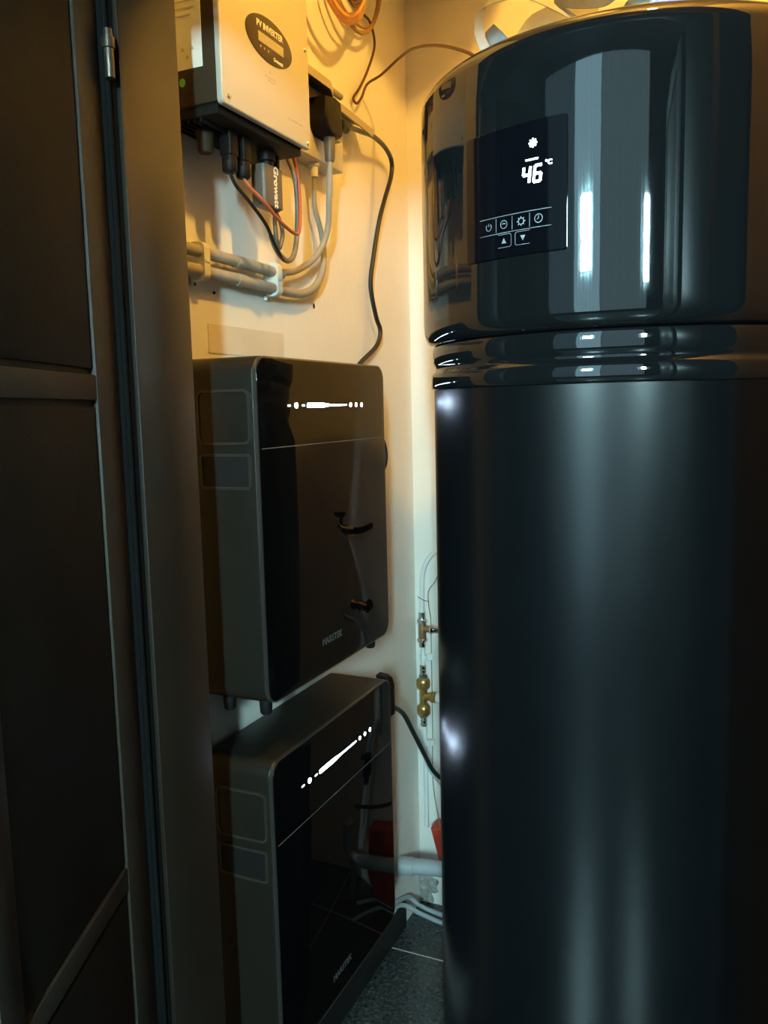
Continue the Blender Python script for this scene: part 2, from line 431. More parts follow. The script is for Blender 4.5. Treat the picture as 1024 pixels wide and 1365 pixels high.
def grid_patch(u0, u1, v0, v1, R0, R1, r=.003, n=28):
    """curved slab with small rounded corners"""
    bm = bmesh.new(); f0 = cyl(R0); f1 = cyl(R1)
    us = [u0+(u1-u0)*k/n for k in range(n+1)]
    def vr(u):
        d = min(u-u0, u1-u)
        c = r-math.sqrt(max(0, r*r-(r-d)**2)) if d < r else 0
        return v0+c, v1-c
    us = sorted(set(us+[u0+.3*r, u0+.1*r, u1-.1*r, u1-.3*r]))
    rows = []
    for u in us:
        a, b = vr(u); e = .0006
        rows.append([bm.verts.new(f0(u, a, 0)), bm.verts.new(f1(u, a+e, -e)), bm.verts.new(f1(u, a+2*e, 0)), bm.verts.new(f1(u, b-2*e, 0)), bm.verts.new(f1(u, b-e, -e)), bm.verts.new(f0(u, b, 0))])
    for A, Bq in zip(rows, rows[1:]):
        for k in range(5): bm.faces.new((A[k], Bq[k], Bq[k+1], A[k+1]))
    bm.faces.new(rows[0]); bm.faces.new(rows[-1][::-1])
    return bm
U0, U1 = uu(-122.2), uu(-94.9)
cp = link('control_panel', grid_patch(U0, U1, 1.6985, 1.8675, RH-.002, RH+.0035), PANELBLK, bo)
cp['label'] = 'black glass control panel'
RP = RH+.0036
def flat(pts, name, m, w0=.0, w1=.0004):
    bm = bmesh.new(); f = cyl(RP)
    n = len(pts); a = [bm.verts.new(f(p[0], p[1], w0)) for p in pts]; b = [bm.verts.new(f(p[0], p[1], w1)) for p in pts]
    for i in range(n): bm.faces.new((a[i], a[(i+1) % n], b[(i+1) % n], b[i]))
    bm.faces.new(a[::-1]); bm.faces.new(b); return bm
def merge(bms):
    out = bmesh.new()
    for b in bms:
        me = bpy.data.meshes.new('x'); b.to_mesh(me); b.free(); out.from_mesh(me); bpy.data.meshes.remove(me)
    return out
def bar(u0, v0, u1, v1, t, n=1):
    d = Vector((u1-u0, v1-v0)); nn = Vector((-d.y, d.x)).normalized()*t/2
    bms = []
    for k in range(n):
        a = (u0+d.x*k/n, v0+d.y*k/n); b = (u0+d.x*(k+1)/n, v0+d.y*(k+1)/n)
        bms.append(flat([(a[0]-nn.x, a[1]-nn.y), (b[0]-nn.x, b[1]-nn.y), (b[0]+nn.x, b[1]+nn.y), (a[0]+nn.x, a[1]+nn.y)], '', None))
    return bms
def arc(u, v, r, t, a0, a1, n=20):
    bms = []
    for k in range(n):
        b0 = math.radians(a0+(a1-a0)*k/n); b1 = math.radians(a0+(a1-a0)*(k+1)/n)
        bms.append(flat([(u+(r-t/2)*math.cos(b0), v+(r-t/2)*math.sin(b0)), (u+(r+t/2)*math.cos(b0), v+(r+t/2)*math.sin(b0)), (u+(r+t/2)*math.cos(b1), v+(r+t/2)*math.sin(b1)), (u+(r-t/2)*math.cos(b1), v+(r-t/2)*math.sin(b1))], '', None))
    return bms
def seg7(ch, u, v, wd, ht, t, sl=.12):
    on = {'4': 'bcfg', '6': 'acdefg'}[ch]; h2 = ht/2; q = []
    def s(a, b): return (u+a*wd/2+b*h2*sl, v+b*h2)
    segs = {'a': ((-1, 1), (1, 1)), 'b': ((1, 1), (1, 0)), 'c': ((1, 0), (1, -1)), 'd': ((-1, -1), (1, -1)), 'e': ((-1, 0), (-1, -1)), 'f': ((-1, 1), (-1, 0)), 'g': ((-1, 0), (1, 0))}
    for c in on:
        p, r = segs[c]; p = s(*p); r = s(*r)
        q += bar(p[0], p[1], r[0], r[1], t)
    return q
dz = 1.7995
link('digits', merge(seg7('4', uu(-104.35), dz, .0095, .0200, .0034) + seg7('6', uu(-101.6), dz, .0095, .0200, .0034)), DIGIT, cp)
link('unit_text', merge([textbm('°C', .0085, .0002, lambda a, b, c: cyl(RP)(a+uu(-99.0), b+1.8105, c+.0003), bold=.0003)]), DIGIT, cp)
link('caption_text', textbm('WATER TEMP', .0030, .0002, lambda a, b, c: cyl(RP)(a+uu(-103.0), b+1.8180, c+.0003), bold=.0001), DIGIT, cp)
sn = []
for k in range(4):
    a = k*PI/4; u, v, r = uu(-102.75), 1.8385, .0058
    sn += bar(u-r*math.cos(a), v-r*math.sin(a), u+r*math.cos(a), v+r*math.sin(a), .0019)
sn += [flat([(u+.0038*math.cos(2*PI*k/16), v+.0038*math.sin(2*PI*k/16)) for k in range(16)], '', None)]
link('status_symbol', merge(sn), DIGIT, cp)
zb = 1.7425
for z in (zb+.0112, zb-.0108): link('button_line', merge(bar(uu(-117.6), z, uu(-98.3), z, .0007, 16)), ICON, cp)
for a in (-112.6, -108.1, -103.6): link('button_divider', merge(bar(uu(a), zb-.009, uu(a), zb+.009, .0007)), ICON, cp)
ic = arc(uu(-114.8), zb, .0046, .0008, 130, 410) + bar(uu(-114.8), zb+.001, uu(-114.8), zb+.0052, .0009)
link('power_icon', merge(ic), ICON, cp)
ic = arc(uu(-110.4), zb, .0052, .0008, 0, 360, 24) + arc(uu(-110.4), zb-.0016, .0030, .0009, 30, 150, 8)
link('mode_icon', merge(ic), ICON, cp)
ic = arc(uu(-105.75), zb, .0040, .0011, 0, 360, 24)
for k in range(8):
    a = k*PI/4; ic += bar(uu(-105.75)+.0042*math.cos(a), zb+.0042*math.sin(a), uu(-105.75)+.0062*math.cos(a), zb+.0062*math.sin(a), .0014)
link('gear_icon', merge(ic), ICON, cp)
ic = arc(uu(-101.4), zb, .0054, .0009, 0, 360, 24) + bar(uu(-101.4), zb, uu(-101.4), zb+.0035, .0008) + bar(uu(-101.4), zb, uu(-101.4)-.0022, zb-.001, .0008)
link('clock_icon', merge(ic), ICON, cp)
za = 1.7210
for nm, ad, s in (('up_arrow', -110.4, 1), ('down_arrow', -105.3, -1)):
    u = uu(ad)
    ic = [flat([(u-.0038, za-s*.0033), (u+.0038, za-s*.0033), (u, za+s*.0037)][::s], '', None)]
    h = .0085; o = .0118
    if s == 1: ic += bar(u-o*.8, za-h, u+o-.003, za-h, .0006, 4)+arc(u+o-.003, za-h+.003, .003, .0006, -90, 0, 5)+bar(u+o, za-h+.003, u+o, za+h-.003, .0006)+bar(u-o*.8, za+h, u+o-.003, za+h, .0006, 4)+arc(u+o-.003, za+h-.003, .003, .0006, 0, 90, 5)
    else: ic += bar(u-o+.003, za-h, u+o*.85, za-h, .0006, 4)+arc(u-o+.003, za-h+.003, .003, .0006, 180, 270, 5)+bar(u-o, za-h+.003, u-o, za+h-.003, .0006)+bar(u-o+.003, za+h, u+o*.85, za+h, .0006, 4)+arc(u-o+.003, za+h-.003, .003, .0006, 90, 180, 5)
    link(nm, merge(ic), ICON, cp)

# ------------------------------------------------------------------ things on the boiler
ZT = 1.9985
def ribbon(pts, wv, th, sub=8):
    """strap: centre line pts, width vector per point"""
    ps = crom(pts, sub); ws = crom(wv, sub); bm = bmesh.new(); prev = None; n = len(ps)
    for i, (p, wq) in enumerate(zip(ps, ws)):
        t = (ps[min(i+1, n-1)]-ps[max(i-1, 0)]).normalized(); nn = t.cross(wq).normalized()*th/2
        wob = .12*math.sin(i*.9)
        ring = [bm.verts.new(p-wq*.5+nn), bm.verts.new(p+wq*wob*.2+nn*2), bm.verts.new(p+wq*.5+nn), bm.verts.new(p+wq*.5-nn), bm.verts.new(p+wq*wob*.2-nn*0), bm.verts.new(p-wq*.5-nn)]
        if prev:
            for k in range(6): bm.faces.new((prev[k], prev[(k+1) % 6], ring[(k+1) % 6], ring[k]))
        else: bm.faces.new(ring[::-1])
        prev = ring
    bm.faces.new(prev); return bm
# carrier bag with a looped handle
bg = thing('carrier_bag', 'crumpled white plastic carrier bag with grey looped handle on boiler top', 'bag', (.66, 1.45, ZT))
def blob(c, s, seed, amp=.18, flatten=True, sub=5):
    bm = bmesh.new(); bmesh.ops.create_icosphere(bm, subdivisions=sub, radius=1)
    from mathutils import noise
    for v in bm.verts:
        q = v.co.copy(); k = 1+amp*noise.noise(q*2.1+Vector((seed, 0, 0)))+amp*.5*noise.noise(q*5.3+Vector((0, seed, 0)))+amp*.3*abs(noise.noise(q*9+Vector((0, 0, seed))))
        p = Vector((c[0]+q.x*s[0]*k, c[1]+q.y*s[1]*k, c[2]+q.z*s[2]*k))
        if flatten and p.z < ZT+.001: p.z = ZT+.001+.0004*k
        v.co = p
    return bm
link('bag_body', blob((.765, 1.44, ZT+.055), (.098, .125, .066), 3.1), BAG, bg)
link('bag_handle', ribbon([(.640, 1.36, 2.072), (.610, 1.35, 2.093), (.560, 1.34, 2.120), (.520, 1.335, 2.122), (.492, 1.33, 2.108), (.487, 1.33, 2.080), (.497, 1.33, 2.052), (.510, 1.335, 2.028), (.522, 1.35, 2.010)],
     [(0, .01, .016), (0, .01, .014), (0, .008, .014), (.004, .004, .012), (.012, .004, .006), (.014, .004, 0), (.016, .004, 0), (.018, .004, 0), (.018, .004, 0)], .0012), BAG, bg)
link('handle_fold', ribbon([(.500, 1.345, 2.086), (.508, 1.345, 2.070), (.520, 1.35, 2.050), (.536, 1.355, 2.030), (.548, 1.36, 2.012)],
     [(.014, 0, .010), (.028, 0, .010), (.040, 0, .006), (.046, 0, .006), (.040, 0, .006)], .0012), BAGGREY, bg)
link('bag_edge', ribbon([(.60, 1.352, 2.106), (.635, 1.35, 2.098), (.675, 1.345, 2.092), (.70, 1.335, 2.096), (.73, 1.325, 2.100)],
     [(0, 0, .012), (0, .004, .018), (0, .006, .022), (0, .006, .02), (0, .006, .014)], .0012), BAGGREY, bg)
# cream sheet standing behind the handle
bm = bmesh.new()
rows = []
for i in range(15):
    t = i/14; x = .500+.160*t; y = 1.385+.012*math.sin(t*7)
    zt = 2.030+.082*math.sin(min(1, t*2.6)*PI/2)-.02*max(0, t-.55)
    rows.append([bm.verts.new((x, y, ZT+.0008)), bm.verts.new((x, y-.004*math.sin(t*5), (ZT+zt)/2)), bm.verts.new((x, y-.006, zt)), bm.verts.new((x, y+.0025-.006, zt)), bm.verts.new((x, y+.0025-.004*math.sin(t*5), (ZT+zt)/2)), bm.verts.new((x, y+.0025, ZT+.0008))])
for A, Bq in zip(rows, rows[1:]):
    for k in range(6): bm.faces.new((A[k], Bq[k], Bq[(k+1) % 6], A[(k+1) % 6]))
bm.faces.new(rows[0]); bm.faces.new(rows[-1][::-1])
tag(link('paper_sheet', bm, CREAMBOX), 'cream yellow sheet standing on boiler inside the bag handle loop', 'paper', loc=(.62, 1.39, ZT))
bm = blob((.785, 1.258, 2.030), (.034, .022, .032), 8.7, amp=.4, sub=4)
for v in bm.verts: v.co.z = max(v.co.z, ZT+.001)
tag(link('foil_pouch', bm, PURPLE), 'crumpled purple blue foil pouch at the front of boiler top', 'pouch', loc=(.80, 1.262, ZT))
bm = blob((.945, 1.42, 2.026), (.058, .11, .032), 5.2, amp=.35, sub=4)
tag(link('folded_cloth', bm, mat('pale_cloth', (.30, .33, .32), .8, bump=.4, bscale=60, var=.08)), 'pale grey green folded cloth at right side of boiler top', 'cloth', loc=(.945, 1.42, ZT))
bm = B(-.040, .040, -.006, .006, -.004, .004, bev=.002, M=frame((.862, 1.262, ZT+.006), (.98, .18, 0), (-.18, .98, 0), (0, 0, 1)))
tag(link('black_strap', bm, BLKPLA), 'thin flat black strap lying at the edge of boiler top', 'strap', loc=(.862, 1.262, ZT))

# ------------------------------------------------------------------ batteries
YA, YC = 1.171, 1.6825
FA = frame((0, 0, 0), (0, 1, 0), (0, 0, 1), (1, 0, 0))     # wall frame: (y, z, x)
def battery(dz, label, hz, b2):
    ztop, zbot = 1.5907+dz, .9961+dz+hz
    yc, zc = (YA+YC)/2, (ztop+zbot)/2; wd, ht = YC-YA, ztop-zbot
    t = thing('wall_battery', label, 'battery', (.0, yc, zbot), 'wall mounted home batteries')
    link('wall_bracket', B(.0005, .014, YA+.05, YC-.05, zbot+.06, ztop-.05, bev=.002), BLKPLA, t)
    cs = link('casing', P(rrect(wd, ht, .030, 9, yc, zc), .0135, .1495, FA, bev=.004), CASE, t)
    gf = link('glass_front', P(rrect(wd-.006, ht-.006, .0285, 9, yc, zc), .1490, .1545, FA, bev=.0012), GLASS, t)
    rim = bmesh.new()
    o = rrect(wd-.001, ht-.001, .0298, 9, yc, zc); i_ = rrect(wd-.006, ht-.006, .0285, 9, yc, zc); n = len(o)
    R = [[rim.verts.new((x, p[0], p[1])) for p in pl] for pl, x in ((o, .1470), (o, .1532), (i_, .1536), (i_, .1470))]
    for k in range(4):
        a, b = R[k], R[(k+1) % 4]
        for q in range(n): rim.faces.new((a[q], a[(q+1) % n], b[(q+1) % n], b[q]))
    link('edge_trim', rim, BEZEL, t)
    link('divider_line', P(rrect(.492, .0016, .0006, 2, yc, 1.4372+dz), .1544, .1548, FA), LINE, gf)
    # led bar
    zl = 1.5078+dz
    pts = []
    bar_pts = [(1.3385, .0032), (1.342, .0040), (1.400, .0040), (1.418, .0024), (1.440, .0014), (1.4978, .0011)]
    pts = [(y, zl-h) for y, h in bar_pts] + [(y, zl+h) for y, h in bar_pts[::-1]]
    link('led_bar', P(pts, .1544, .1550, FA), LEDM, gf)
    for y, r in ((1.2993, .0048), (1.5159, .0039), (1.541, .0039), (1.5668, .0039)):
        link('led_dot', P(ellipse(r*1.25 if y < 1.4 else r, r, 18, y, zl), .1544, .1550, FA), LEDM, gf)
    for y in (1.2745, 1.3248):
        link('led_mark', P(rrect(.011, .0036, .001, 2, y, zl), .1544, .1548, FA), LEDDIM, gf)
    lg = textbm('MARSTEK', .0185, .0002, lambda a, b, c: Vector((.1547+c, a+1.4075, b+1.0567+dz)), bold=.0004, space=1.05)
    link('logo_lettering', lg, PRINT, gf)
    # features of the left end
    FE = frame((0, YA, 0), (1, 0, 0), (0, 0, 1), (0, -1, 0))
    def ring2(cx_, cz, w_, h, r, th, c0, c1):
        bm = bmesh.new(); o = rrect(w_, h, r, 6, cx_, cz); q = rrect(w_-2*th, h-2*th, max(r-th, .001), 6, cx_, cz); n = len(o)
        R = [[bm.verts.new(FE @ Vector((p[0], p[1], c))) for p in pl] for pl, c in ((o, c0), (o, c1), (q, c1), (q, c0))]
        for k in range(4):
            a, b = R[k], R[(k+1) % 4]
            for s in range(n): bm.faces.new((a[s], a[(s+1) % n], b[(s+1) % n], b[s]))
        return bm
    link('cover_plate', merge([P(rrect(.098, .084, .012, 6, .0890, 1.4905+dz), .0, .0018, FE, bev=.0012)]), CASE, cs)
    link('cover_rim', ring2(.0890, 1.4905+dz, .106, .092, .014, .0045, -.001, .0034), CASELT, cs)
    link('grip_recess', P(rrect(.094, .052, .006, 6, .0885, 1.3995+dz), -.0005, .0012, FE), CASEDK, cs)
    link('grip_rim', ring2(.0885, 1.3995+dz, .102, .060, .008, .0045, -.001, .0034), CASELT, cs)
    for (x, y) in ((.134, YA+.022), (.060, YA+.020), (.134, YC-.060), (.060, YC-.060)):
        link('foot', L([(0, -.020), (.0085, -.020), (.0105, -.017), (.0115, -.003), (.0115, .006), (0, .006)], (x, y, zbot), seg=16, cap=False), RUBBER, t)
    return t, zbot
bt1, zb1 = battery(0, 'upper wall battery, black glass front with straight white light bar', 0, False)
bt2, zb2 = battery(-.697, 'lower wall battery near the floor, partly hidden behind dark door jamb', .010, True)
# strap bracket on the right end of the lower battery
bk = bmesh.new()
pp = [(.118, .893), (.138, .891), (.149, .883), (.1535, .869), (.1535, .798), (.146, .798), (.146, .866), (.143, .876), (.134, .883), (.118, .885)]
prism(bk, [(x, z) for x, z in pp], .0, .022, frame((0, YC+.0005, 0), (1, 0, 0), (0, 0, 1), (0, 1, 0)))
link('side_bracket', bk, BLKPLA, bt2)

# ------------------------------------------------------------------ inverter
IY0, IY1, IZ0, IZ1, IX = 1.147, 1.428, 1.976, 2.335, .1313
iv = thing('solar_inverter', 'cream fronted box inverter with oval dark badge, high on the wall', 'inverter', (0, (IY0+IY1)/2, IZ0))
link('housing', B(.0005, .122, IY0+.0015, IY1-.0015, IZ0+.004, IZ1-.004, bev=.003), INVSIDE, iv)
fr = link('front_cover', P(rrect(IY1-IY0, IZ1-IZ0, .007, 5, (IY0+IY1)/2, (IZ0+IZ1)/2), .121, IX, FA, bev=.0025), INVFRONT, iv)
bm = B(.006, .116, IY0+.008, IY1-.010, IZ0-.012, IZ0+.006, bev=.003)
for k in range(6): box(bm, .018+.012*k, .022+.012*k, IY0+.012, IY0+.095, IZ0-.018, IZ0-.010)
link('base_plate', bm, INVBOT, iv)
link('dc_switch', L([(0, -.038), (.011, -.038), (.013, -.034), (.014, -.012), (.016, -.008), (.016, 0), (0, 0)], (.052, 1.208, IZ0-.012), seg=18, cap=False), INVSIDE, iv)
bd = link('badge', P(ellipse(.0735, .0355, 48, 1.2925, 2.1162), IX-.001, IX+.0012, FA, bev=.0005), BADGE, iv)
tf = lambda cy, cz, x: (lambda a, b, c: Vector((x+c, a+cy, b+cz)))
link('lcd_screen', P(rrect(.080, .0155, .001, 2, 1.296, 2.1135), IX+.001, IX+.0017, FA), LCD, bd)
link('badge_lettering', textbm('PV INVERTER', .0142, .0002, tf(1.2930, 2.1328, IX+.0015), bold=.0004), WHITEPRINT, bd)
link('badge_logo', textbm('Growatt', .0088, .0002, tf(1.3175, 2.0915, IX+.0015), bold=.0002), WHITEPRINT, bd)
link('badge_buttons', merge([P(ellipse(.0022, .0022, 12, y, 2.0985), IX+.001, IX+.0018, FA) for y in (1.262, 1.274, 1.286)]), LCD, bd)
link('warning_symbol', P([(1.2885, 2.0645), (1.2945, 2.0645), (1.2915, 2.0700)], IX-.0003, IX+.0003, FA), FAINT, fr)
for w_, y, z in ((.034, 1.292, 2.058), (.024, 1.296, 2.053), (.052, 1.372, 2.0105)):
    link('small_print', P(rrect(w_, .0016, .0004, 1, y, z), IX-.0003, IX+.0003, FA), FAINT, fr)
for y, z in ((1.163, 1.9895), (1.416, 1.9850), (1.416, 2.1465), (1.416, 2.318), (1.163, 2.318)):
    bm = L([(0, -.002), (.0042, -.002), (.0042, .0008), (.0030, .0022), (0, .0026)], (IX, y, z), seg=14, axis='x', cap=False)
    link('screw', bm, SCREW, fr)
FS = frame((0, IY0+.0015, 0), (1, 0, 0), (0, 0, 1), (0, -1, 0))
st = link('rating_sticker', P(rrect(.064, .250, .001, 2, .0640, 2.160), -.0005, .0006, FS), STICKER, iv)
for k, w_ in enumerate((.05, .044, .052, .04, .05, .046, .052, .038, .05, .044, .052, .05, .04, .05, .046, .03)):
    link('printed_line', P(rrect(w_, .0022, .0004, 1, .0620, 2.272-.0105*k), .0004, .0009, FS), STICKINK, st)
for cx_, cz in ((.060, 2.062), (.078, 2.062), (.068, 2.050)):
    link('printed_triangle', P([(cx_-.004, cz), (cx_+.004, cz), (cx_, cz+.007)], .0004, .0009, FS), STICKINK, st)
link('green_sticker', P(ellipse(.0055, .0065, 20, .0560, 2.0165), -.0005, .0007, FS), GREEN, iv)

# plug-in communication stick
stx = .074
cs_ = thing('communication_stick', 'dark grey upright data stick with white lettering, plugged under inverter', 'data stick', (stx, 1.362, 1.960))
def vbox(x0, x1, y0, y1, z0, z1, r): return P(rrect(x1-x0, y1-y0, r, 5, (x0+x1)/2, (y0+y1)/2), z0, z1, frame((0, 0, 0), (1, 0, 0), (0, 1, 0), (0, 0, 1)), bev=.002)
bm = vbox(stx-.016, stx+.016, 1.330, 1.394, 1.9365, 1.866, .008)
link('stick_shell', bm, GREYDONGLE, cs_)
link('stick_collar', L([(0, -.004), (.013, -.004), (.013, .006), (.0165, .008), (.0165, .024), (.012, .026), (0, .026)], (stx, 1.362, 1.9395), seg=20, cap=False), BLKPLA, cs_)
link('lettering', textbm('Growatt', .0205, .0002, lambda a, b, c: Vector((stx+.0163+c, 1.366+b, 1.9015-a)), bold=.0006, space=1.02), WHITEPRINT, cs_)

# solar connectors with their cables
def mc4(y, label, m, pts, r, chrome=False):
    x = .078
    t = thing('cable_connector', label, 'cable connector', (x, y, 1.965))
    link('connector_body', merge([vbox(x-.012, x+.012, y-.0125, y+.0125, 1.9635, 1.925, .004), vbox(x-.011, x+.011, y-.0110, y+.0110, 1.928, 1.913, .007)]), BLKPLA, t)
    link('gland_nut', L([(0, .0), (.0105, .0), (.0128, .003), (.0128, .018), (.011, .020), (0, .020)], (x, y, 1.8985), seg=12, cap=False), BLKPLA if not chrome else GREYDONGLE, t)
    if chrome: link('clip_tab', merge([B(x+.0115, x+.0135, y-.003, y+.002, 1.925-.010*k, 1.930-.010*k, bev=.0007) for k in range(3)]), SCREW, t)
    link('cable', T(pts, r), m, t)
mc4(1.238, 'left black cable connector under the inverter, with dark cable', BLKCAB, [(.078, 1.238, 1.900), (.079, 1.252, 1.882), (.085, 1.288, 1.858), (.082, 1.340, 1.832), (.080, 1.367, 1.806), (.078, 1.392, 1.788), (.072, 1.412, 1.783)], .0034)
mc4(1.279, 'right black cable connector under the inverter, with orange red cable', REDCAB, [(.078, 1.279, 1.900), (.086, 1.286, 1.884), (.100, 1.310, 1.862), (.103, 1.345, 1.842), (.104, 1.385, 1.829), (.098, 1.424, 1.829), (.088, 1.452, 1.848), (.081, 1.468, 1.895), (.080, 1.466, 1.945), (.080, 1.449, 1.985), (.080, 1.436, 2.010)], .0034)
# third connector and doubled grey-brown cable
t = thing('ac_connector', 'ribbed black round connector beside the data stick, with grey brown cable', 'cable connector', (.075, 1.408, 1.965))
link('connector_body', L([(0, .012), (.011, .012), (.0125, .008), (.0125, -.030), (.0105, -.032), (.0105, -.040), (.0120, -.042), (.0120, -.056), (.0100, -.058), (.0100, -.062), (.0120, -.064), (.0120, -.074), (.0100, -.076), (.0100, -.079), (.0115, -.081), (.0115, -.094), (.007, -.097), (0, -.097)], (.066, 1.398, 1.9635), seg=18, cap=False), BLKPLA, t)
link('cable', T([(.066, 1.398, 1.870), (.070, 1.410, 1.852), (.072, 1.414, 1.830), (.072, 1.406, 1.810), (.072, 1.398, 1.802), (.072, 1.390, 1.822), (.072, 1.388, 1.852), (.072, 1.396, 1.872)], .0042), GREYDONGLE, t)
tag(link('grey_brown_cable', T([(.064, 1.385, 1.823), (.066, 1.400, 1.799), (.068, 1.432, 1.784), (.070, 1.458, 1.800), (.070, 1.474, 1.850), (.070, 1.478, 1.910), (.066, 1.472, 1.960), (.050, 1.45, 2.010)], .0052), mat('taupe_cable', (.22, .17, .11), .45, bump=.1)),
    'thick grey brown cable looping in a U up behind the red wire', 'cable', loc=(.064, 1.385, 1.823))

# socket box with lid
sb = thing('socket_box', 'grey wall socket box with open hinged lid, right of inverter', 'socket', (0, 1.63, 2.02))
link('box_body', B(.0005, .046, 1.470, 1.735, 2.018, 2.158, bev=.004), mat('socket_grey', (.56, .53, .47), .5, bump=.15), sb)
lid = bmesh.new()
rows = []
for i in range(13):
    q = i/12; y = 1.46+.42*q
    zt = 2.170+.004*math.sin(q*PI)-.012*q
    xo = .086-.034*min(1, max(0, (q-.38)/.1))
    rows.append([lid.verts.new((.0008, y, zt+.016)), lid.verts.new((xo, y, zt-.006)), lid.verts.new((xo+.002, y, zt-.008)), lid.verts.new((xo+.002, y, zt-.024)), lid.verts.new((xo-.001, y, zt-.024)), lid.verts.new((xo-.001, y, zt-.009)), lid.verts.new((.0008, y, zt+.012))])
for A, Bq in zip(rows, rows[1:]):
    for k in range(7): lid.faces.new((A[k], Bq[k], Bq[(k+1) % 7], A[(k+1) % 7]))
lid.faces.new(rows[0]); lid.faces.new(rows[-1][::-1])
link('lid', lid, mat('lid_clear_grey', (.40, .34, .25), .35, bump=.15), sb)
link('hinge_pin', T([(.060, 1.632, 2.166), (.060, 1.700, 2.166)], .007, sub=1), GREYCAB, sb)
link('marking_print', textbm('K', .018, .0002, lambda a, b, c: Vector((.0463+c, 1.502+a, 2.078+b)), bold=.0005), SEAL, sb)
link('red_switch', B(.0455, .052, 1.480, 1.506, 2.112, 2.132, bev=.003), mat('red_rocker', (.5, .10, .03), .4, bump=.05), sb)
link('cable_gland', L([(0, -.02), (.009, -.02), (.009, 0), (.012, .002), (.012, .012), (0, .012)], (.028, 1.628, 2.008), seg=14, cap=False), CLIP, sb)

# plug on the socket with down-pointing strain relief
pg = thing('mains_plug', 'large black mains plug in the socket with grey cable pointing down', 'plug', (.046, 1.615, 2.09))
outl = [(-.030, .036), (.012, .044), (.034, .040), (.038, .030), (.040, -.026), (.030, -.034), (-.010, -.034), (-.026, -.022), (-.034, 0)]
link('plug_body', P([(1.612+a, 2.094+b) for a, b in outl][::-1], .0465, .088, FA, bev=.007), BLKPLA, pg)
link('plug_shoulder', B(.0465, .070, 1.640, 1.682, 2.064, 2.142, bev=.005), mat('plug_grey', (.30, .27, .22), .4, bump=.1), pg)
link('strain_relief', L([(0, .0), (.0092, .0), (.0105, .004), (.0115, .040), (.012, .052), (0, .052)], (.070, 1.622, 2.012), seg=16, cap=False), GREYDONGLE, pg)
link('cable', T([(.070, 1.622, 2.014), (.068, 1.622, 1.990), (.062, 1.628, 1.94), (.052, 1.640, 1.890), (.040, 1.632, 1.845), (.030, 1.598, 1.810), (.022, 1.548, 1.785), (.020, 1.500, 1.775), (.020, 1.47, 1.772)], .0066), GREYCAB, pg)
# black cable from second plug to the batteries
bp = thing('battery_cable', 'black mains cable with plug snaking down the wall behind upper battery', 'cable', (.05, 1.70, 2.10))
link('plug_end', merge([L([(0, 0), (.013, 0), (.014, .004), (.0135, .014), (.011, .018), (.0095, .040), (.0075, .046), (0, .046)], (.058, 1.684, 2.107), seg=16, axis='y', cap=False)]), BLKPLA, bp)
link('cable', T([(.058, 1.728, 2.107), (.055, 1.762, 2.120), (.050, 1.82, 2.130), (.044, 1.90, 2.142), (.034, 1.99, 2.143), (.028, 2.045, 2.125), (.026, 2.045, 2.085), (.024, 2.005, 2.02), (.022, 1.975, 1.965), (.020, 1.942, 1.880), (.018, 1.922, 1.80), (.018, 1.95, 1.728), (.018, 1.974, 1.695), (.018, 1.948, 1.655), (.016, 1.85, 1.606), (.014, 1.80, 1.56), (.014, 1.82, 1.50), (.085, 1.735, 1.470), (.126, 1.722, 1.435), (.137, 1.722, 1.395), (.127, 1.722, 1.358), (.080, 1.740, 1.32), (.012, 1.75, 1.27)], .0058), BLKCAB, bp)

# second small grey cable from gland to lower conduit
tag(link('grey_cable', T([(.028, 1.628, 1.990), (.026, 1.630, 1.960), (.022, 1.640, 1.925), (.020, 1.668, 1.880), (.020, 1.676, 1.835), (.020, 1.664, 1.795), (.020, 1.626, 1.760), (.020, 1.575, 1.742), (.020, 1.520, 1.738), (.020, 1.475, 1.739)], [.0052, .0052, .0055, .006, .0066, .0072, .0082, .0092, .0096, .0096]), GREYCAB),
    'pale grey cable curving from under socket box into the lower conduit', 'cable', loc=(.028, 1.628, 1.990))
# conduits and clips
def conduit(z, label, y1, zs):
    bm = T([(.0215, 1.09, z+zs), (.0215, 1.25, z), (.0215, 1.38, z-.001), (.0215, y1, z-.002)], .0105, seg=16)
    t = link('conduit', bm, CONDUIT); tag(t, label, 'conduit', loc=(.0215, 1.09, z))
    link('coupler', L([(.0105, 0), (.0118, 0), (.0118, .030), (.0105, .030)], (.0215, 1.325, z-.001), seg=18, axis='y', cap=False), CONDUIT, t)
    return t
conduit(1.7725, 'upper of the two grey conduits clipped to wall under inverter', 1.490, 0)
conduit(1.7405, 'lower of the two grey conduits clipped to wall under inverter', 1.480, 0)
def clip(y, label):
    t = thing('conduit_clip', label, 'clip', (0, y, 1.757), 'cream clips holding the conduits')
    cz = 1.7563
    link('clip_loop', P(rrect(.0645, .0345, .012, 5, cz, .0178), y-.0085, y+.0085, frame((0, 0, 0), (0, 0, 1), (1, 0, 0), (0, 1, 0))), CLIP, t)
    link('clip_lip', B(.030, .0365, y-.006, y+.006, cz-.003, cz+.003, bev=.001), CLIP, t)
    link('clip_foot', B(.0006, .006, y-.009, y+.009, 1.716, 1.7245, bev=.0015), CLIP, t)
    link('screw', L([(0, 0), (.003, 0), (.0028, .002), (0, .0025)], (.0058, y, 1.7195), seg=10, axis='x', cap=False), BRASSY, t)
clip(1.222, 'cream conduit clip beside the dark door jamb')
clip(1.462, 'cream conduit clip at the right end of the conduits')
bm = L([(0, 0), (.0028, 0), (.0024, .0030), (0, .0034)], (.0, 1.285, 1.7125), seg=10, axis='x', cap=False)
tag(link('screw_head', bm, SEAL), 'dark screw in the wall just below the lower conduit', 'screw', loc=(0, 1.285, 1.7125))

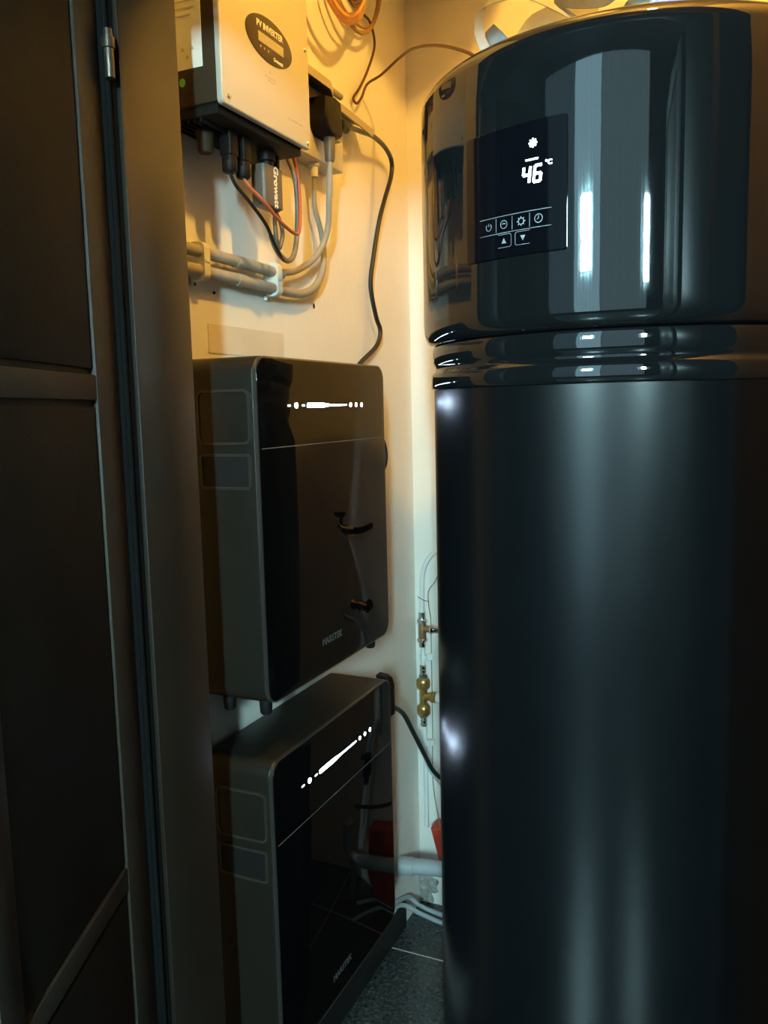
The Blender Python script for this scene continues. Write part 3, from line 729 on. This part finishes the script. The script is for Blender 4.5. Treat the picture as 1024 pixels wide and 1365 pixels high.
# cable coils hanging high on the wall
def loop(cy, cz, a, b, a0, a1, x, n=14, ph=0, tilt=0):
    out = []
    for k in range(n+1):
        t_ = math.radians(a0+(a1-a0)*k/n)
        y = a*math.cos(t_); z = b*math.sin(t_)
        out.append((x+.002*math.sin(3*t_+ph), cy+y*math.cos(tilt)-z*math.sin(tilt), cz+y*math.sin(tilt)+z*math.cos(tilt)))
    return out
tag(link('orange_cable_coil', T(loop(1.700, 2.450, .115, .125, 165, 350, .066, ph=1, tilt=.1), .0068), ORANGE), 'thick orange cable coil hanging at top of wall beside inverter', 'cable coil', loc=(.062, 1.70, 2.42))
tag(link('orange_wire', T([(.085, 1.60, 2.335), (.088, 1.665, 2.315), (.090, 1.725, 2.340), (.088, 1.77, 2.385), (.08, 1.82, 2.44)], .0052), ORANGE), 'short orange wire crossing diagonally through the hanging coils', 'wire', loc=(.052, 1.60, 2.35))
tag(link('brown_cable_coil', T(loop(1.83, 2.50, .135, .142, 170, 380, .036, ph=2, tilt=.1), .0050), mat('tan_cable', (.30, .16, .06), .45, bump=.1)), 'tan cable coil behind orange one, its loop hanging toward corner', 'cable coil', loc=(.04, 1.83, 2.50))
tag(link('outer_brown_loop', T(loop(1.86, 2.52, .155, .135, 230, 385, .022, ph=.5, tilt=.1), .0038), mat('light_tan_cable', (.42, .22, .09), .45, bump=.1)), 'thin tan outer cable loop nearest the room corner', 'cable loop', loc=(.034, 1.86, 2.52))
tag(link('dark_wire_bundle', merge([T([(.112, 1.50+dy, 2.40), (.112, 1.56+dy, 2.352), (.110, 1.61+dy, 2.340), (.108, 1.68+dy*.3, 2.345-dy*.4), (.106, 1.75, 2.40), (.105, 1.77, 2.45)], .0034) for dy in (0, .014, .027)]), BROWNCAB), 'bundle of dark brown wires at photo top beside inverter edge', 'wire bundle', loc=(.112, 1.50, 2.40))
tag(link('inner_tan_loop', T(loop(1.765, 2.45, .092, .100, 180, 400, .050, ph=3, tilt=.3), .0036), mat('dull_tan_cable', (.34, .20, .09), .45, bump=.1)), 'small tan cable loop inside the orange coil', 'cable loop', loc=(.048, 1.765, 2.45))
# telephone wire looping from top to the boiler
tag(link('brown_wire', T([(.010, 1.80, 2.50), (.010, 1.873, 2.442), (.010, 1.935, 2.436), (.010, 1.976, 2.430), (.010, 1.997, 2.387), (.010, 1.953, 2.315), (.010, 1.905, 2.260), (.011, 1.866, 2.224), (.015, 1.876, 2.214), (.020, 1.893, 2.232), (.030, 1.905, 2.264), (.070, 1.895, 2.274), (.128, 1.862, 2.287), (.185, 1.80, 2.275), (.262, 1.70, 2.233), (.352, 1.58, 2.170), (.430, 1.48, 2.106), (.466, 1.43, 2.060), (.485, 1.44, 2.004)], .0031, sub=8), BROWNCAB),
    'thin dark brown wire with tight loop, running across to boiler top', 'wire', loc=(.03, 1.80, 2.50))

# ------------------------------------------------------------------ plumbing behind the boiler
def fitting(name, label, cat, cx_, cy_, zlo, zhi, mat_c, parts):
    pass
px_, py_ = .036, 2.19
wp = thing('water_pipe', 'thin white vertical plastic pipe in corner, clipped to back wall', 'pipe', (px_, py_, .26))
link('pipe_run', T([(px_, py_, .26), (px_, py_, .40), (px_-.001, py_, .55), (px_-.003, py_, .75), (px_-.003, py_, .95), (px_+.004, py_, 1.04), (px_+.040, py_-.004, 1.09), (px_+.10, py_-.01, 1.105)], .0065, seg=12), WHITEPIPE, wp)
for z in (.778, .520):
    link('pipe_clip', merge([L([(0, -.008), (.0125, -.008), (.0125, .008), (0, .008)], (px_-.002, py_+.006, z), seg=18, cap=False), L([(0, -.007), (.0095, -.007), (.0095, .007), (0, .007)], (px_+.017, py_+.008, z+.003), seg=16, cap=False)]), WHITEPIPE, wp)
def ribs(z0, z1, r, n):
    pr = [(0, z0), (r*.92, z0)]
    for k in range(n):
        a = z0+(z1-z0)*k/n; b = z0+(z1-z0)*(k+1)/n
        pr += [(r, a+(b-a)*.2), (r, a+(b-a)*.7), (r*.9, a+(b-a)*.8), (r*.9, b)]
    return pr+[(0, z1)]
tx_, ty_ = px_-.003, py_-.002
v1 = thing('pipe_tee', 'chrome and copper tee fitting on white pipe, upper of the two', 'pipe fitting', (tx_, ty_, .81))
link('tee_body', merge([L([(0, .832), (.011, .832), (.0115, .836), (.0115, .884), (.011, .888), (0, .888)], (tx_, ty_, 0), seg=18, cap=False), L([(0, 0), (.0105, 0), (.0105, .020), (0, .020)], (tx_+.006, ty_, .866), seg=16, axis='x', cap=False)]), COPPER, v1)
link('end_sleeve', L([(0, .812), (.0095, .812), (.0095, .824), (.0110, .826), (.0150, .829), (.0155, .834), (.0120, .838), (0, .838)], (tx_, ty_, 0), seg=18, cap=False), CHROME, v1)
link('end_sleeve', L([(0, .882), (.012, .882), (.0155, .886), (.0150, .891), (.0110, .894), (.0100, .898), (.0100, .914), (0, .914)], (tx_, ty_, 0), seg=18, cap=False), CHROME, v1)
link('side_sleeve', L([(0, 0), (.0135, .002), (.0140, .006), (.0110, .010), (.0100, .012), (.0100, .038), (0, .038)], (tx_+.024, ty_, .866), seg=18, axis='x', cap=False), CHROME, v1)
v2 = thing('pipe_tee', 'brass tee fitting on white pipe, lower of the two', 'pipe fitting', (tx_, ty_, .58))
bz = .660
def nut(zc, r): return [(0, zc-.017), (r*.72, zc-.017), (r*.95, zc-.012), (r, zc-.006), (r, zc+.006), (r*.95, zc+.012), (r*.72, zc+.017), (0, zc+.017)]
link('tee_body', merge([L([(0, bz-.045), (.0115, bz-.045), (.0115, bz+.045), (0, bz+.045)], (tx_, ty_, 0), seg=18, cap=False), L([(0, 0), (.0115, 0), (.0115, .022), (0, .022)], (tx_+.004, ty_, bz+.004), seg=16, axis='x', cap=False)]), BRASS, v2)
link('brass_nut', L(nut(bz+.042, .0205), (tx_, ty_, 0), seg=12, cap=False), BRASS, v2)
link('brass_nut', L(nut(bz-.038, .0205), (tx_, ty_, 0), seg=12, cap=False), BRASS, v2)
link('side_nut', L([(0, 0), (.014, .001), (.0165, .005), (.0165, .016), (.013, .019), (0, .019)], (tx_+.022, ty_, bz+.004), seg=12, axis='x', cap=False), BRASS, v2)
link('end_sleeve', L(ribs(bz+.066, bz+.098, .0095, 3), (tx_, ty_, 0), seg=16, cap=False), CHROME, v2)
link('end_sleeve', L(ribs(bz-.086, bz-.058, .0095, 3), (tx_, ty_, 0), seg=16, cap=False), CHROME, v2)
for zr_ in (bz+.062, bz-.056):
    link('blue_ring', L([(0, -.003), (.0125, -.003), (.0125, .004), (0, .004)], (tx_, ty_, zr_), seg=16, cap=False), BLUERING, v2)
link('side_sleeve', L([(0, 0), (.0165, .0), (.0175, .004), (.0175, .020), (.010, .024), (0, .024)], (tx_+.042, ty_, bz+.004), seg=18, axis='x', cap=False), WHITEPIPE, v2)
tag(link('sensor_wire', T([(.118, 2.15, 1.052), (.095, 2.165, 1.034), (.076, 2.178, 1.006), (.056, 2.182, .978), (.049, 2.200, .935), (.050, 2.2125, .89), (.050, 2.2135, .84), (.050, 2.2135, .74), (.050, 2.2135, .55), (.052, 2.204, .40), (.0717, 2.185, .315), (.0953, 2.155, .276)], .0016, seg=8), GREYCAB), 'hair thin grey wire running down beside the white pipe', 'wire', loc=(.118, 2.15, 1.052))
tag(link('grey_wire', T([(.0197, 2.176, .535), (.035, 2.174, .49), (.052, 2.174, .448), (.08, 2.185, .405), (.125, 2.18, .350), (.17, 2.17, .32)], .0034), mat('pale_grey_wire', (.42, .47, .48), .5, bump=.1)), 'pale grey wire slanting right below the brass tee', 'wire', loc=(.0197, 2.196, .535))
tag(link('twist_tie', T([(.026, 2.175, .962), (.042, 2.172, .955), (.060, 2.172, .950)], .0011, seg=6), RUBBER), 'tiny black tie across the thin wire above upper tee', 'tie', loc=(.026, 2.175, .962))
# cable of the lower battery
tag(link('black_cable', T([(.136, 1.702, .822), (.1346, 1.73, .803), (.1227, 1.80, .7685), (.117, 1.85, .734), (.1135, 1.92, .658), (.112, 2.0, .5643), (.1219, 2.04, .5066), (.1468, 2.09, .4544), (.22, 2.085, .42), (.32, 2.065, .40), (.45, 2.055, .40)], .0062), DARKGREEN),
    'black cable bending from lower battery side down behind the boiler', 'cable', loc=(.136, 1.702, .822))
# grey waste pipe
gp = thing('waste_pipe', 'thick grey plastic waste pipe crossing low behind the boiler', 'pipe', (0, 2.05, .205))
link('pipe_run', T([(.001, 2.052, .205), (.12, 2.078, .205), (.30, 2.085, .205), (.44, 2.085, .205)], .0220, seg=22), GREYPVC, gp)
link('socket_collar', T([(.004, 2.0525, .205), (.020, 2.056, .205), (.044, 2.0615, .205)], .0255, seg=22, sub=2), GREYPVC, gp)
link('elbow', T([(.43, 2.085, .205), (.465, 2.085, .212), (.485, 2.085, .235), (.492, 2.085, .27), (.492, 2.085, .33)], .0260, seg=20), GREYPVC, gp)
link('drop_pipe', T([(.468, 2.085, .20), (.468, 2.085, .10), (.468, 2.085, .004)], .0220, seg=20, sub=1), GREYPVC, gp)
# red bin behind
rb = bmesh.new()
prism(rb, [(.140, .001), (.350, .001), (.395, .285), (.066, .285)], 0, .068, frame((0, 2.206, 0), (1, 0, 0), (0, 0, 1), (0, -1, 0)), bev=.008)
rd = link('red_bin', rb, REDPLA); tag(rd, 'red plastic tapered bin standing behind the grey waste pipe', 'bin', loc=(.23, 2.17, 0))
# floor cables
for k, (lab, pts, r) in enumerate((('grey floor cable closest to the back wall', [(.008, 1.90, .15), (.008, 2.09, .088), (.037, 2.12, .050), (.097, 2.155, .0125), (.16, 2.165, .0075), (.30, 2.12, .0075), (.42, 2.05, .0075)], .0068),
                                   ('grey floor cable running just in front of the other one', [(.008, 1.88, .13), (.010, 2.035, .095), (.053, 2.08, .054), (.11, 2.115, .0155), (.17, 2.125, .0075), (.30, 2.07, .0075), (.40, 1.97, .0075)], .0068))):
    tag(link('floor_cable', T(pts, r), GREYPVC), lab, 'cable', 'grey cables on the floor', loc=pts[0])
# ball valve and hoses between boiler and back wall
bv = thing('ball_valve', 'chrome ball valve with black lever, mirrored in upper battery glass', 'valve', (.44, 2.10, 1.19))
link('valve_body', merge([L([(0, -.075), (.013, -.075), (.013, -.045), (.020, -.043), (.020, -.020), (.016, -.018), (.022, -.010), (.022, .012), (.016, .018), (.020, .020), (.020, .040), (0, .040)], (.455, 2.10, 1.180), seg=20, axis='x', cap=False)]), CHROME, bv)
link('pipe_stub', T([(.385, 2.10, 1.180), (.36, 2.10, 1.180), (.345, 2.14, 1.18), (.345, 2.219, 1.18)], .0105), BLKPLA, bv)
link('lever', merge([B(.432, .500, 2.092, 2.116, 1.222, 1.238, bev=.005), L([(0, 0), (.008, 0), (.008, .03), (0, .03)], (.447, 2.10, 1.198), seg=12, cap=False)]), RUBBER, bv)
hv = thing('hose_fitting', 'dark threaded hose fitting with grey hose behind boiler near mid height', 'pipe fitting', (.40, 2.12, .87))
link('fitting_body', L([(0, 0), (.014, 0), (.014, .02), (.018, .022), (.018, .04), (.012, .042), (.012, .06), (.017, .062), (.017, .08), (0, .08)], (.385, 2.12, .882), seg=18, axis='x', cap=False), CHROME, hv)
link('wall_flange', L([(0, 0), (.018, 0), (.018, .055), (.013, .058), (.013, .1), (0, .1)], (.385, 2.119, .882), seg=18, axis='y', cap=False), BLKPLA, hv)
link('hose', T([(.46, 2.12, .883), (.49, 2.11, .875), (.505, 2.10, .850), (.480, 2.10, .838), (.445, 2.11, .833), (.41, 2.12, .815), (.385, 2.13, .78), (.375, 2.14, .70), (.372, 2.15, .60)], .0085), GREYPVC, hv)
lv = thing('lower_valve', 'black stop valve on white pipe behind boiler near the floor', 'valve', (.42, 2.11, .49))
link('valve_body', merge([L([(0, -.06), (.013, -.06), (.015, -.03), (.022, -.028), (.022, 0), (.016, .002), (.018, .03), (.013, .05), (0, .05)], (.42, 2.11, .51), seg=18, cap=False), B(.40, .455, 2.095, 2.11, .535, .552, bev=.004)]), BLKPLA, lv)
link('pipe_run', T([(.42, 2.11, .235), (.42, 2.11, .35), (.42, 2.11, .46)], .0135, sub=1), WHITEPIPE, lv)
link('pipe_stub', T([(.42, 2.11, .55), (.42, 2.12, .60), (.42, 2.17, .62), (.42, 2.219, .62)], .0125), GREYPVC, lv)
bpy.context.view_layer.update()
